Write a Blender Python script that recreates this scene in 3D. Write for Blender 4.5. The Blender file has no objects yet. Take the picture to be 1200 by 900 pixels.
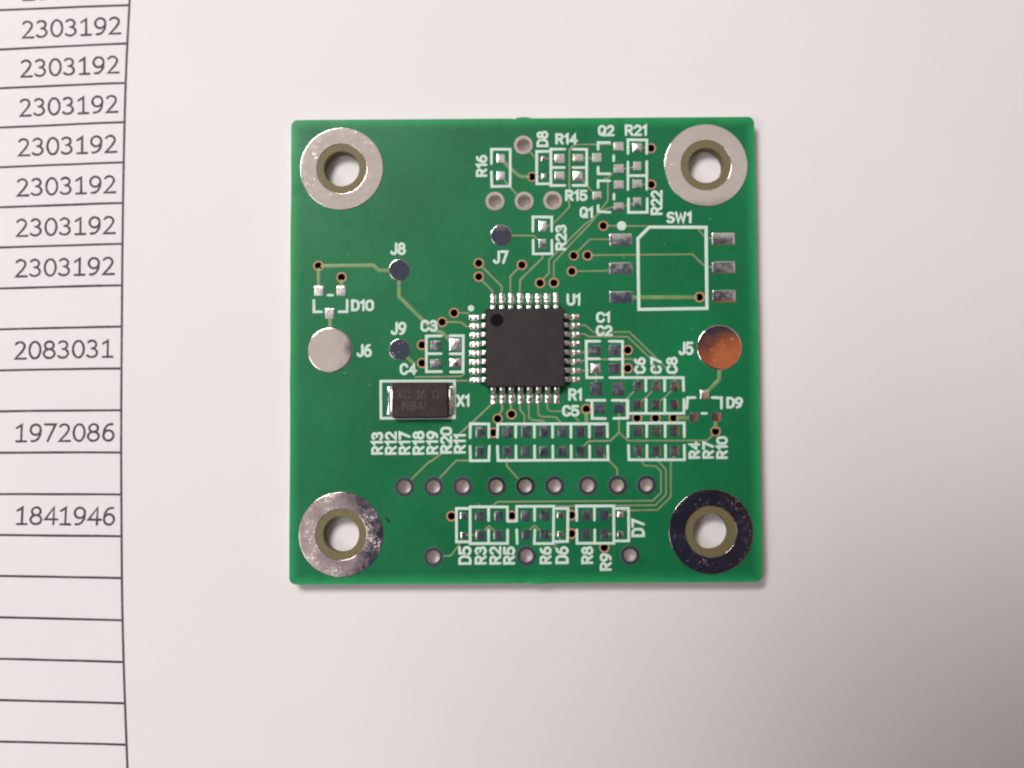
import bpy, math, random
from mathutils import Vector, Matrix, Euler, noise
random.seed(7)
# One Blender unit is one centimetre.
SC = bpy.context.scene
SC.unit_settings.system = 'METRIC'
SC.unit_settings.scale_length = 0.01

# ------------------------------------------------------------------ camera
CAM_LOC = Vector((-0.0713, -0.9123, 10.6438))
CAM_ROT = Euler((0.056636, 0.003936, -0.006079), 'XYZ')
FOCAL = 1390.0                                   # in units of 1/1200 of the frame width
cam = bpy.data.cameras.new('camera')
cam_o = bpy.data.objects.new('camera', cam)
SC.collection.objects.link(cam_o)
cam_o.location = CAM_LOC
cam_o.rotation_euler = CAM_ROT
cam.sensor_width = 36.0
cam.lens = 36.0 * FOCAL / 1200.0
cam.clip_start = 0.05
cam.clip_end = 2000.0
cam.dof.use_dof = True
cam.dof.focus_distance = 10.45
cam.dof.aperture_fstop = 0.16
SC.camera = cam_o
SC.cycles.filter_width = 2.15
SC.cycles.max_bounces = 10
SC.cycles.sample_clamp_indirect = 6.0

# ------------------------------------------------------------------ room light
WALL, CEIL = 0.0, 0.62
world = bpy.data.worlds.new('World')
SC.world = world
world.use_nodes = True
bg = world.node_tree.nodes['Background']
# room ambience: a pale lit ceiling overhead, falling off evenly towards dimmer walls
_nt = world.node_tree
_geo = _nt.nodes.new('ShaderNodeTexCoord')
_sep = _nt.nodes.new('ShaderNodeSeparateXYZ')
_mr = _nt.nodes.new('ShaderNodeMapRange')
_nt.links.new(_geo.outputs['Generated'], _sep.inputs[0])
_pw = _nt.nodes.new('ShaderNodeMath')
_pw.operation = 'POWER'
_pw.use_clamp = True
_nt.links.new(_sep.outputs[2], _pw.inputs[0])
_pw.inputs[1].default_value = 2.0
_nt.links.new(_pw.outputs[0], _mr.inputs[0])
_mr.inputs[1].default_value, _mr.inputs[2].default_value = 0.0, 1.0
_mr.inputs[3].default_value, _mr.inputs[4].default_value = WALL, CEIL
_nt.links.new(_mr.outputs[0], bg.inputs['Strength'])
bg.inputs['Color'].default_value = (1.0, 0.915, 0.895, 1)


def lamp(name, loc, target, sx, sy, power, col):
    l = bpy.data.lights.new(name, 'AREA')
    l.shape = 'RECTANGLE'
    l.size, l.size_y = sx, sy
    l.energy = power
    l.color = col
    o = bpy.data.objects.new(name, l)
    SC.collection.objects.link(o)
    o.location = loc
    o.rotation_euler = (Vector(target) - Vector(loc)).to_track_quat('-Z', 'Y').to_euler()
    return o


lamp('ceiling_and_fill_light', (-20, 24.5, 53), (0, 0, 0), 20, 16, 29500, (1.0, 0.945, 0.945))
lamp('ceiling_and_fill_light', (-31, -12, 53), (0, 0, 0), 20, 20, 6800, (1.0, 0.945, 0.945))  # added fill lamp, lightens the shadow strips along the board's edges

SC.view_settings.view_transform = 'Standard'
SC.view_settings.look = 'None'
SC.view_settings.gamma = 1.0
SC.view_settings.exposure = 0.0

# ------------------------------------------------------------------ survey
RM = CAM_ROT.to_matrix()
BOARD_T = 0.15                                    # board thickness
BW, BH = 4.154, 4.139                              # board size


def P(x, y, z=BOARD_T):
    """Point on a level plane from the survey grid (1200 x 900) taken off the photograph."""
    d = RM @ Vector(((x - 600) / FOCAL, -(y - 450) / FOCAL, -1.0))
    return CAM_LOC + d * ((z - CAM_LOC.z) / d.z)


PX = 0.00752                                      # one grid unit on the board, in cm

# ------------------------------------------------------------------ materials
MATS = {}


def mat(name, build):
    m = bpy.data.materials.new(name)
    m.use_nodes = True
    nt = m.node_tree
    b = nt.nodes['Principled BSDF']
    build(nt, b)
    MATS[name] = m
    return m


def N(nt, typ, **kw):
    n = nt.nodes.new(typ)
    for k, v in kw.items():
        if k in n.inputs:
            n.inputs[k].default_value = v
        else:
            setattr(n, k, v)
    return n


def coords(nt):
    return N(nt, 'ShaderNodeNewGeometry').outputs['Position']


def noise_tex(nt, scale, detail=3.0, rough=0.55, vec=None):
    n = N(nt, 'ShaderNodeTexNoise', Scale=scale, Detail=detail, Roughness=rough)
    nt.links.new(vec or coords(nt), n.inputs['Vector'])
    return n.outputs['Fac']


def ramp(nt, fac, stops):
    r = N(nt, 'ShaderNodeValToRGB')
    nt.links.new(fac, r.inputs['Fac'])
    e = r.color_ramp.elements
    e[0].position, e[0].color = stops[0][0], (*stops[0][1], 1)
    e[1].position, e[1].color = stops[-1][0], (*stops[-1][1], 1)
    for p, c in stops[1:-1]:
        x = e.new(p)
        x.color = (*c, 1)
    return r.outputs['Color']


def maprange(nt, fac, a, b, c, d):
    r = N(nt, 'ShaderNodeMapRange')
    nt.links.new(fac, r.inputs[0])
    for i, v in enumerate((a, b, c, d)):
        r.inputs[1 + i].default_value = v
    return r.outputs[0]


def math_n(nt, op, a, b=None):
    n = N(nt, 'ShaderNodeMath', operation=op)
    for i, v in enumerate((a, b)):
        if v is None:
            continue
        if isinstance(v, (int, float)):
            n.inputs[i].default_value = v
        else:
            nt.links.new(v, n.inputs[i])
    return n.outputs[0]


def mixc(nt, fac, a, b):
    n = N(nt, 'ShaderNodeMix', data_type='RGBA')
    for sock, v in ((n.inputs[0], fac), (n.inputs[6], a), (n.inputs[7], b)):
        if isinstance(v, (int, float)):
            sock.default_value = v
        elif isinstance(v, tuple):
            sock.default_value = (*v, 1)
        else:
            nt.links.new(v, sock)
    return n.outputs[2]


def bump(nt, b, height, strength, dist):
    n = N(nt, 'ShaderNodeBump', Strength=strength, Distance=dist)
    nt.links.new(height, n.inputs['Height'])
    nt.links.new(n.outputs['Normal'], b.inputs['Normal'])


def m_mask(nt, b):
    # green lacquer: darker over the copper pour, paler in the strip along the rim where the pour stops
    pos = coords(nt)
    sep = N(nt, 'ShaderNodeSeparateXYZ')
    nt.links.new(pos, sep.inputs[0])
    ex = math_n(nt, 'SUBTRACT', BW / 2, math_n(nt, 'ABSOLUTE', sep.outputs[0]))
    ey = math_n(nt, 'SUBTRACT', BH / 2, math_n(nt, 'ABSOLUTE', sep.outputs[1]))
    rim = maprange(nt, math_n(nt, 'MINIMUM', ex, ey), 0.0, 0.105, 1.0, 0.0)
    rim = math_n(nt, 'POWER', rim, 1.35)
    cloud = noise_tex(nt, 1.1, 4.0, 0.6)
    body = ramp(nt, cloud, [(0.3, (0.0042, 0.130, 0.044)), (0.7, (0.0075, 0.186, 0.066))])
    col = mixc(nt, rim, body, (0.022, 0.335, 0.105))
    fine = noise_tex(nt, 17, 5, 0.7)
    col = mixc(nt, maprange(nt, fine, 0.42, 0.72, 0.0, 0.20), col, (0.004, 0.085, 0.032))
    stain = noise_tex(nt, 3.3, 6, 0.72)
    col = mixc(nt, maprange(nt, stain, 0.57, 0.70, 0.0, 0.42), col, (0.0035, 0.105, 0.036))
    weave = N(nt, 'ShaderNodeTexWave', Scale=9.0, Distortion=1.2, Detail=2.0)
    nt.links.new(pos, weave.inputs['Vector'])
    col = mixc(nt, math_n(nt, 'MULTIPLY', weave.outputs['Fac'], 0.05), col, (0.03, 0.26, 0.10))
    # lint and dust caught in the lacquer
    v = N(nt, 'ShaderNodeTexVoronoi', Scale=5.2)
    nt.links.new(pos, v.inputs['Vector'])
    wob = noise_tex(nt, 90, 2)
    speck = math_n(nt, 'LESS_THAN', math_n(nt, 'ADD', v.outputs['Distance'], math_n(nt, 'MULTIPLY', wob, 0.12)), 0.105)
    sc = N(nt, 'ShaderNodeSeparateColor')
    nt.links.new(v.outputs['Color'], sc.inputs[0])
    speck = math_n(nt, 'MULTIPLY', speck, math_n(nt, 'GREATER_THAN', sc.outputs[0], 0.55))
    col = mixc(nt, math_n(nt, 'MULTIPLY', speck, 0.30), col, (0.35, 0.5, 0.38))
    nt.links.new(col, b.inputs['Base Color'])
    nt.links.new(maprange(nt, noise_tex(nt, 3.0, 5, 0.65), 0.35, 0.7, 0.30, 0.46), b.inputs['Roughness'])
    b.inputs['Specular IOR Level'].default_value = 0.17
    bump(nt, b, noise_tex(nt, 38, 2), 0.12, 0.004)


mat('solder_mask', m_mask)


def m_fr4(nt, b):
    nt.links.new(ramp(nt, noise_tex(nt, 60, 3), [(0.3, (0.125, 0.105, 0.038)), (0.7, (0.175, 0.15, 0.06))]), b.inputs['Base Color'])
    b.inputs['Roughness'].default_value = 0.62


mat('bare_laminate', m_fr4)


def m_edge(nt, b):
    nt.links.new(ramp(nt, noise_tex(nt, 40, 3), [(0.3, (0.30, 0.42, 0.26)), (0.7, (0.44, 0.52, 0.36))]), b.inputs['Base Color'])
    b.inputs['Roughness'].default_value = 0.7


mat('routed_edge', m_edge)


def tin(name, c1, c2, r0, r1, bs, bd, bscale=60, cscale=9, pits=0.0):
    def f(nt, b):
        b.inputs['Metallic'].default_value = 1.0
        col = ramp(nt, noise_tex(nt, cscale, 5, 0.65), [(0.32, c1), (0.68, c2)])
        rough = maprange(nt, noise_tex(nt, 22, 4, 0.6), 0.35, 0.68, r0, r1)
        if pits:
            # irregular pits and crumbs, gathered in patches
            a = math_n(nt, 'ADD', noise_tex(nt, 48, 3, 0.75), math_n(nt, 'MULTIPLY', noise_tex(nt, 5.0, 2), 0.45))
            pit = maprange(nt, a, 0.93 - pits, 0.96 - pits, 0.0, 1.0)
            rough = math_n(nt, 'ADD', rough, math_n(nt, 'MULTIPLY', pit, 0.40))
        nt.links.new(col, b.inputs['Base Color'])
        nt.links.new(rough, b.inputs['Roughness'])
        bump(nt, b, noise_tex(nt, bscale, 3, 0.6), bs, bd)
    return mat(name, f)


tin('tin_plate', (0.80, 0.73, 0.66), (0.87, 0.81, 0.74), 0.045, 0.085, 0.012, 0.002, 60, 6)
tin('ring_tin', (0.80, 0.73, 0.66), (0.87, 0.81, 0.74), 0.045, 0.085, 0.015, 0.002, 60, 6, 0.002)
tin('pad_tin', (0.66, 0.66, 0.61), (0.86, 0.84, 0.79), 0.10, 0.24, 0.09, 0.003, 40, 26)
tin('worn_tin_plate', (0.46, 0.33, 0.36), (0.80, 0.72, 0.68), 0.06, 0.20, 0.10, 0.004, 18, 5, 0.085)  # blotchy pinkish tone, with pits
tin('dark_reflection_tin', (0.36, 0.31, 0.31), (0.56, 0.51, 0.49), 0.04, 0.09, 0.02, 0.003, 30, 7, 0.06)  # base colour darkened to deepen the phone's dark reflection in this ring
tin('solder', (0.80, 0.77, 0.72), (0.90, 0.88, 0.84), 0.17, 0.36, 0.18, 0.004, 45)


def plain(name, c1, c2, rough, scale=30, spec=0.5, bs=0.0, bd=0.002, bscale=80):
    def f(nt, b):
        nt.links.new(ramp(nt, noise_tex(nt, scale, 4, 0.6), [(0.32, c1), (0.68, c2)]), b.inputs['Base Color'])
        b.inputs['Roughness'].default_value = rough
        b.inputs['Specular IOR Level'].default_value = spec
        if bs:
            bump(nt, b, noise_tex(nt, bscale, 3, 0.6), bs, bd)
    return mat(name, f)


plain('via_copper', (0.42, 0.20, 0.09), (0.62, 0.34, 0.18), 0.42, 40)
plain('via_barrel', (0.018, 0.009, 0.006), (0.035, 0.018, 0.010), 0.6, 40, 0.1)
plain('masked_copper', (0.13, 0.255, 0.095), (0.21, 0.315, 0.135), 0.4, 12, 0.35)
plain('masked_copper_tan', (0.17, 0.25, 0.115), (0.26, 0.29, 0.15), 0.4, 12, 0.35)
plain('silkscreen_ink', (0.54, 0.69, 0.60), (0.68, 0.81, 0.73), 0.65, 55, 0.3, 0.3, 0.003, 70)
plain('moulded_epoxy', (0.013, 0.011, 0.011), (0.024, 0.020, 0.020), 0.60, 7.0, 0.35, 0.22, 0.003, 120)
plain('moulded_epoxy_dimple', (0.0025, 0.002, 0.002), (0.004, 0.003, 0.003), 0.6, 20, 0.08)
plain('crystal_case', (0.017, 0.0095, 0.0075), (0.040, 0.025, 0.020), 0.5, 11, 0.26, 0.35, 0.004, 40)
plain('laser_marking', (0.030, 0.021, 0.018), (0.085, 0.066, 0.058), 0.6, 34, 0.4)
plain('flux_residue', (0.004, 0.02, 0.010), (0.008, 0.035, 0.016), 0.3, 30)
plain('phone_case', (0.058, 0.088, 0.175), (0.066, 0.100, 0.200), 0.35, 2)
plain('phone_lens', (0.004, 0.004, 0.006), (0.006, 0.006, 0.008), 0.1, 2)


def m_paper(nt, b):
    pos = coords(nt)
    c = ramp(nt, noise_tex(nt, 0.35, 4, 0.6), [(0.3, (0.775, 0.755, 0.752)), (0.7, (0.805, 0.785, 0.778))])
    f = noise_tex(nt, 26, 5, 0.7)
    c = mixc(nt, maprange(nt, f, 0.35, 0.7, 0.0, 0.05), c, (0.6, 0.58, 0.57))
    nt.links.new(c, b.inputs['Base Color'])
    b.inputs['Roughness'].default_value = 0.85
    b.inputs['Specular IOR Level'].default_value = 0.2
    bump(nt, b, noise_tex(nt, 14, 5, 0.7), 0.12, 0.006)


mat('paper', m_paper)


def m_ink(nt, b):
    f = noise_tex(nt, 34, 4, 0.7)
    nt.links.new(ramp(nt, f, [(0.25, (0.035, 0.027, 0.030)), (0.55, (0.075, 0.062, 0.066)), (0.78, (0.26, 0.24, 0.245))]), b.inputs['Base Color'])
    b.inputs['Roughness'].default_value = 0.8


mat('toner', m_ink)


def m_ink2(nt, b):
    f = noise_tex(nt, 30, 4, 0.7)
    nt.links.new(ramp(nt, f, [(0.25, (0.045, 0.036, 0.04)), (0.55, (0.10, 0.085, 0.09)), (0.78, (0.30, 0.28, 0.285))]), b.inputs['Base Color'])
    b.inputs['Roughness'].default_value = 0.8


mat('toner_grey', m_ink2)
plain('desk_laminate', (0.30, 0.27, 0.25), (0.36, 0.33, 0.31), 0.5, 0.6)


def m_skin(nt, b):
    nt.links.new(ramp(nt, noise_tex(nt, 1.5, 4), [(0.3, (0.92, 0.27, 0.090)), (0.7, (0.96, 0.33, 0.12))]), b.inputs['Base Color'])
    b.inputs['Roughness'].default_value = 0.55


mat('skin', m_skin)

# ------------------------------------------------------------------ mesh helpers


def mk(name, geo, material, parent=None, smooth=True, extra_mats=()):
    v, f = geo[0], geo[1]
    me = bpy.data.meshes.new(name)
    me.from_pydata([tuple(p) for p in v], [], f)
    me.materials.append(MATS[material])
    for e in extra_mats:
        me.materials.append(MATS[e])
    if len(geo) > 2:
        for p, i in zip(me.polygons, geo[2]):
            p.material_index = i
    if smooth:
        me.polygons.foreach_set('use_smooth', [True] * len(me.polygons))
    me.update()
    return link(name, me, parent)


def crisp(o, deg=32):
    o.data.set_sharp_from_angle(angle=math.radians(deg))
    return o


def link(name, me, parent=None):
    o = bpy.data.objects.new(name, me)
    SC.collection.objects.link(o)
    if parent is not None:
        o.parent = parent
    return o


def join(geos):
    V, F = [], []
    for g in geos:
        k = len(V)
        V += list(g[0])
        F += [tuple(i + k for i in f) for f in g[1]]
    return V, F


def sweep(pts, w, h, jit=0.0, dz=0.0):
    """A raised, rounded stroke of width w and height h along pts (on a level plane)."""
    pts = [Vector(p) for p in pts]
    q = [pts[0]]
    for p in pts[1:]:
        if (p - q[-1]).length > 1e-5:
            q.append(p)
    pts = q
    closed = len(pts) > 3 and (pts[0] - pts[-1]).length < w * 0.3
    if closed:
        pts = pts[:-1]
    n = len(pts)
    sec = [(-0.5, -0.6), (-0.5, 0.25), (-0.40, 0.78), (-0.15, 1.0), (0.15, 1.0), (0.40, 0.78), (0.5, 0.25), (0.5, -0.6)]
    m = len(sec)
    rings = []
    for i in range(n):
        a = pts[i - 1] if (i > 0 or closed) else None
        b = pts[(i + 1) % n] if (i < n - 1 or closed) else None
        d1 = (pts[i] - a).normalized() if a is not None else None
        d2 = (b - pts[i]).normalized() if b is not None else None
        if d1 is None:
            d1 = d2
        if d2 is None:
            d2 = d1
        t = d1 + d2
        t = t.normalized() if t.length > 1e-4 else d1
        s = Vector((-t.y, t.x, 0))
        c = max(0.5, s.dot(Vector((-d1.y, d1.x, 0))))
        k = (1.0 + random.uniform(-jit, jit)) / c
        rings.append((pts[i], s, k, 1.0, t))
    if not closed:
        p, s, k, z, t = rings[0]
        rings = [(p - t * w * 0.48, s, k * 0.30, 0.6, t), (p - t * w * 0.36, s, k * 0.70, 0.85, t)] + rings
        p, s, k, z, t = rings[-1]
        rings = rings + [(p + t * w * 0.36, s, k * 0.70, 0.85, t), (p + t * w * 0.48, s, k * 0.30, 0.6, t)]
    V, F = [], []
    for p, s, k, z, t in rings:
        for (sx, sz) in sec:
            V.append(p + s * (w * k * sx) + Vector((0, 0, h * z * sz + dz)))
    R = len(rings)
    for i in range(R if closed else R - 1):
        j = (i + 1) % R
        for c in range(m - 1):
            F.append((i * m + c, j * m + c, j * m + c + 1, i * m + c + 1))
    if not closed:
        F.append(tuple(range(m)))
        F.append(tuple((R - 1) * m + c for c in reversed(range(m))))
    F = [tuple(reversed(f)) for f in F]
    return V, F


def lathe(profile, cx, cy, z0, seg=48):
    V, F = [], []
    m = len(profile)
    for i in range(seg):
        a = 2 * math.pi * i / seg
        for r, z in profile:
            V.append(Vector((cx + r * math.cos(a), cy + r * math.sin(a), z0 + z)))
    for i in range(seg):
        j = (i + 1) % seg
        for c in range(m - 1):
            F.append((i * m + c, j * m + c, j * m + c + 1, i * m + c + 1))
    return V, F


def disc(r, h, crown, cx, cy, z0, seg=40, rings=7, rough=0.0, seed=0):
    V, F = [Vector((cx, cy, z0 + h + crown))], []
    us = [k / (rings - 2) * 0.93 for k in range(1, rings - 1)] + [0.955, 1.0]
    for u in us:
        for i in range(seg):
            a = 2 * math.pi * i / seg
            rr = r * u
            z = h + crown * (1 - u * u)
            if u == 1:
                z -= h * 0.25
            z += rough * noise.noise(Vector((cx + rr * math.cos(a), cy + rr * math.sin(a), seed)) * 9)
            V.append(Vector((cx + rr * math.cos(a), cy + rr * math.sin(a), z0 + z)))
    for i in range(seg):
        a = 2 * math.pi * i / seg
        V.append(Vector((cx + r * 1.012 * math.cos(a), cy + r * 1.012 * math.sin(a), z0 - 0.002)))
    for i in range(seg):
        F.append((0, 1 + i, 1 + (i + 1) % seg))
    for k in range(rings):
        for i in range(seg):
            j = (i + 1) % seg
            a, b = 1 + k * seg, 1 + (k + 1) * seg
            F.append((a + i, b + i, b + j, a + j))
    return V, F


def pad_geo(cx, cy, w, h, crown, seed, lump=0.0, z0=BOARD_T):
    """A tinned rectangular pad, gently domed, corners rounded."""
    U = [-1, -0.94, -0.90, -0.70, -0.35, 0, 0.35, 0.70, 0.90, 0.94, 1]
    n = len(U) - 1
    rnd = random.Random(seed)
    tx, ty = rnd.uniform(-0.3, 0.3), rnd.uniform(-0.3, 0.3)
    V, F = [], []
    for v in U:
        for u in U:
            pu = u * (1 - 0.045 * abs(v) ** 8)
            pv = v * (1 - 0.045 * abs(u) ** 8)
            e = max(abs(u), abs(v))
            z = 0.0045 + 0.7 * crown * (1 - u * u) * (1 - v * v) * (1 + tx * u + ty * v)
            z += 0.0006 * noise.noise(Vector((u * 1.4, v * 1.4, seed * 0.9)))
            z += lump * max(0, 1 - e ** 3) * (0.7 + 0.8 * noise.noise(Vector((u * 1.6, v * 1.6, seed * 1.7))))
            if e > 0.99:
                z = -0.001
            elif e > 0.92:
                z -= 0.0002
            V.append(Vector((cx + pu * w / 2, cy + pv * h / 2, z0 + z)))
    for j in range(n):
        for i in range(n):
            a = j * (n + 1) + i
            F.append((a, a + 1, a + n + 2, a + n + 1))
    return V, F


def rbox(x0, x1, y0, y1, z0, z1, ch, r, inset_top=0.0, seg=5):
    """Box with rounded plan corners, chamfered rims and drafted sides."""
    def loop(ins, z):
        out = []
        rr = max(r - ins, 0.0005)
        for (cx, cy, a0) in ((x1 - r, y1 - r, 0), (x0 + r, y1 - r, 90), (x0 + r, y0 + r, 180), (x1 - r, y0 + r, 270)):
            for k in range(seg):
                a = math.radians(a0 + 90 * k / (seg - 1))
                out.append(Vector((cx + rr * math.cos(a), cy + rr * math.sin(a), z)))
        if rr == 0.0005 and ins > r:
            d = ins - r
            out = [Vector((p.x - math.copysign(d, p.x - (x0 + x1) / 2), p.y - math.copysign(d, p.y - (y0 + y1) / 2), z)) for p in out]
        return out
    zm = (z0 + z1) / 2
    L = [loop(inset_top + ch, z0), loop(inset_top, z0 + ch), loop(0, zm), loop(inset_top, z1 - ch), loop(inset_top + ch, z1)]
    m = len(L[0])
    V = [p for l in L for p in l]
    F = []
    for k in range(len(L) - 1):
        for i in range(m):
            j = (i + 1) % m
            F.append((k * m + i, k * m + j, (k + 1) * m + j, (k + 1) * m + i))
    F.append(tuple(reversed(range(m))))
    F.append(tuple(range((len(L) - 1) * m, len(L) * m)))
    return V, F


# ------------------------------------------------------------------ lettering (stroke alphabet)
def arc(cx, cy, rx, ry, a0, a1, n=9):
    return [(cx + rx * math.cos(math.radians(a0 + (a1 - a0) * i / (n - 1))), cy + ry * math.sin(math.radians(a0 + (a1 - a0) * i / (n - 1)))) for i in range(n)]


GL = {
    '0': (0.58, [arc(.29, .70, .29, .30, 0, 180) + arc(.29, .30, .29, .30, 180, 360) + [(.58, .70)]]),
    '1': (0.30, [[(.02, .80), (.24, 1), (.24, 0)]]),
    '2': (0.56, [arc(.28, .71, .27, .29, 165, -30) + [(0, 0), (.58, 0)]]),
    '3': (0.56, [arc(.27, .76, .26, .24, 155, -85) + arc(.27, .27, .30, .27, 88, -155)]),
    '4': (0.60, [[(.44, 0), (.44, 1), (0, .30), (.62, .30)]]),
    '5': (0.56, [[(.54, 1), (.08, 1), (.04, .54)] + arc(.26, .32, .31, .32, 120, -150)]),
    '6': (0.58, [arc(.29, .30, .29, .30, 150, 510, 17), [(.03, .42), (.10, .72), (.24, .93), (.46, 1.0)]]),
    '7': (0.56, [[(0, 1), (.57, 1), (.20, 0)]]),
    '8': (0.58, [arc(.29, .765, .235, .235, 90, 450, 15), arc(.29, .27, .29, .27, 90, 450, 17)]),
    '9': (0.58, [arc(.29, .70, .29, .30, -30, 330, 17), [(.55, .58), (.48, .28), (.34, .07), (.12, 0)]]),
    'R': (0.60, [[(0, 0), (0, 1), (.34, 1)] + arc(.34, .74, .23, .26, 90, -90, 8) + [(0, .48)], [(.28, .48), (.58, 0)]]),
    'C': (0.58, [arc(.30, .69, .30, .31, 15, 180) + arc(.30, .31, .30, .31, 180, 345)]),
    'D': (0.58, [[(0, 0), (0, 1), (.25, 1)] + arc(.25, .66, .33, .34, 90, 0, 6) + arc(.25, .34, .33, .34, 0, -90, 6) + [(0, 0)]]),
    'J': (0.48, [[(.46, 1), (.46, .26)] + arc(.23, .24, .23, .24, 0, -170)]),
    'Q': (0.60, [arc(.29, .70, .29, .30, 0, 180) + arc(.29, .30, .29, .30, 180, 360) + [(.58, .70)], [(.36, .26), (.60, -.04)]]),
    'U': (0.58, [[(0, 1), (0, .29)] + arc(.29, .29, .29, .29, 180, 360) + [(.58, 1)]]),
    'S': (0.58, [arc(.30, .755, .27, .245, 35, 265) + arc(.28, .265, .30, .265, 85, -150)]),
    'W': (0.86, [[(0, 1), (.20, 0), (.43, .82), (.66, 0), (.86, 1)]]),
    'X': (0.58, [[(0, 1), (.58, 0)], [(0, 0), (.58, 1)]]),
    'M': (0.70, [[(0, 0), (0, 1), (.35, .35), (.70, 1), (.70, 0)]]),
    'I': (0.12, [[(.06, 0), (.06, 1)]]),
    ' ': (0.40, []),
}
PRINT = dict(GL)
PRINT['0'] = (0.60, [arc(.30, .5, .29, .5, 90, 450, 29)])
PRINT['1'] = (0.60, [[(.06, .80), (.32, .98), (.32, 0)], [(.06, 0), (.58, 0)]])
PRINT['2'] = (0.60, [arc(.27, .74, .25, .26, 150, -25) + [(.38, .42), (.04, 0), (.60, 0)]])
PRINT['3'] = (0.60, [arc(.24, .76, .24, .24, 145, -85) + arc(.24, .265, .29, .265, 88, -145)])
PRINT['4'] = (0.66, [[(.46, 0), (.46, 1), (.0, .29), (.66, .29)]])
PRINT['6'] = (0.60, [arc(.32, .31, .27, .31, 150, 510, 19), [(.06, .40), (.10, .68), (.22, .90), (.36, .98), (.52, .99)]])
PRINT['7'] = (0.60, [[(0, 1), (.58, 1), (.18, 0)]])
PRINT['9'] = (0.60, [arc(.30, .69, .27, .31, -30, 330, 19), [(.565, .62), (.54, .34), (.42, .12), (.28, .02), (.10, .01)]])


def text_geo(s, org, ex, ey, total, height, sw, sh, font=GL, fixed=None, jit=0.05):
    """Strokes of string s; org = lower left corner, ex/ey unit vectors, total/height in cm."""
    if fixed:
        adv = [(i * fixed, font[c]) for i, c in enumerate(s)]
        width = fixed * (len(s) - 1) + 0.6
    else:
        x, adv = 0.0, []
        for c in s:
            adv.append((x, font[c]))
            x += font[c][0] + 0.23
        width = x - 0.23
    kx, ky = (total - sw) / width, height - sw
    gs = []
    for x, g in adv:
        for st in g[1]:
            gs.append(sweep([org + ex * ((x + u) * kx + sw / 2) + ey * (v * ky + sw / 2) for u, v in st], sw, sh, jit, random.uniform(0, 0.0003)))
    return join(gs)


# ------------------------------------------------------------------ setting: desk and the printed sheet
def tag(o, label, cat=None, group=None, kind=None):
    if label:
        o['label'] = label
    if cat:
        o['category'] = cat
    if group:
        o['group'] = group
    if kind:
        o['kind'] = kind
    return o


desk = mk('desk', rbox(-60, 60, -40, 40, -2.5, -0.0125, 0.1, 2.0), 'desk_laminate', smooth=False)
desk['kind'] = 'structure'

sheet = bpy.data.objects.new('paper_sheet', None)
SC.collection.objects.link(sheet)
sheet.empty_display_size = 2
tag(sheet, 'white paper sheet printed with a table of numbers, lying under the circuit board', 'paper')
# the sheet itself: a thin slab with the faintest waviness
nx, ny = 42, 60
V, F = [], []
X0, X1, Y0, Y1 = -12.0, 9.0, -14.0, 15.7
for s in (1, 0):
    for j in range(ny + 1):
        for i in range(nx + 1):
            x, y = X0 + (X1 - X0) * i / nx, Y0 + (Y1 - Y0) * j / ny
            V.append((x, y, 0.0 if s else -0.0118))
M = (nx + 1) * (ny + 1)
for j in range(ny):
    for i in range(nx):
        a = j * (nx + 1) + i
        F.append((a, a + 1, a + nx + 2, a + nx + 1))
        F.append((M + a, M + a + nx + 1, M + a + nx + 2, M + a + 1))
bd = [i for i in range(nx)] + [i * (nx + 1) + nx for i in range(ny)] + [ny * (nx + 1) + i for i in range(nx, 0, -1)] + [j * (nx + 1) for j in range(ny, 0, -1)]
for k in range(len(bd)):
    a, b = bd[k], bd[(k + 1) % len(bd)]
    F.append((a, M + a, M + b, b))
mk('sheet', (V, F), 'paper', sheet)

INK_H = 0.0009
LW = 2.8 * PX


def PP(x, y):
    return P(x, y, 0.0)


def catmull(pts, n=6):
    out = []
    for i in range(len(pts) - 1):
        p0, p1, p2, p3 = pts[max(i - 1, 0)], pts[i], pts[i + 1], pts[min(i + 2, len(pts) - 1)]
        for k in range(n):
            t = k / n
            out.append(tuple(0.5 * (2 * b + (c - a) * t + (2 * a - 5 * b + 4 * c - d) * t * t + (3 * b - a - 3 * c + d) * t ** 3) for a, b, c, d in zip(p0, p1, p2, p3)))
    out.append(pts[-1])
    return out


col_line = [(161, -150), (153.5, -30), (152, 0), (149.3, 50), (147.2, 100), (145.6, 160), (144.3, 230), (143.4, 300), (142.8, 380), (142.2, 460), (142.0, 530), (142.4, 610), (143.0, 690), (144.2, 750), (146.0, 810), (148.6, 880), (150.5, 930), (156, 1050)]
mk('table_border', sweep([PP(x, y) for x, y in catmull(col_line, 4)], 2.9 * PX, INK_H, 0.04, 0.0002), 'toner_grey', sheet)
rows = [(-34, -41), (12, 6), (58, 51), (103.5, 97), (149.5, 143), (196, 190), (243, 237.5), (290, 285.5), (338, 334), (386, 382.5), (434, 431.5), (482, 480.5), (530.5, 530), (579, 579.3), (627, 628.3), (675, 677.3), (723.5, 726.8), (772, 775.6), (820.5, 824), (869, 872.4), (917.5, 921)]


def border_x(y):
    for (xa, ya), (xb, yb) in zip(col_line, col_line[1:]):
        if ya <= y <= yb:
            return xa + (xb - xa) * (y - ya) / (yb - ya)
    return 150


for yl, yr in rows:
    xr = border_x(yr)
    s = (yr - yl) / 145.0
    pts = []
    for k in range(25):
        x = -520 + (xr - 0.6 + 520) * k / 24
        pts.append((x, yl + s * x + random.uniform(-0.12, 0.12) + (0.25 if k == 24 else 0)))
    mk('table_rule', sweep([PP(x, y) for x, y in pts], LW, INK_H, 0.08), 'toner', sheet)

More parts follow.
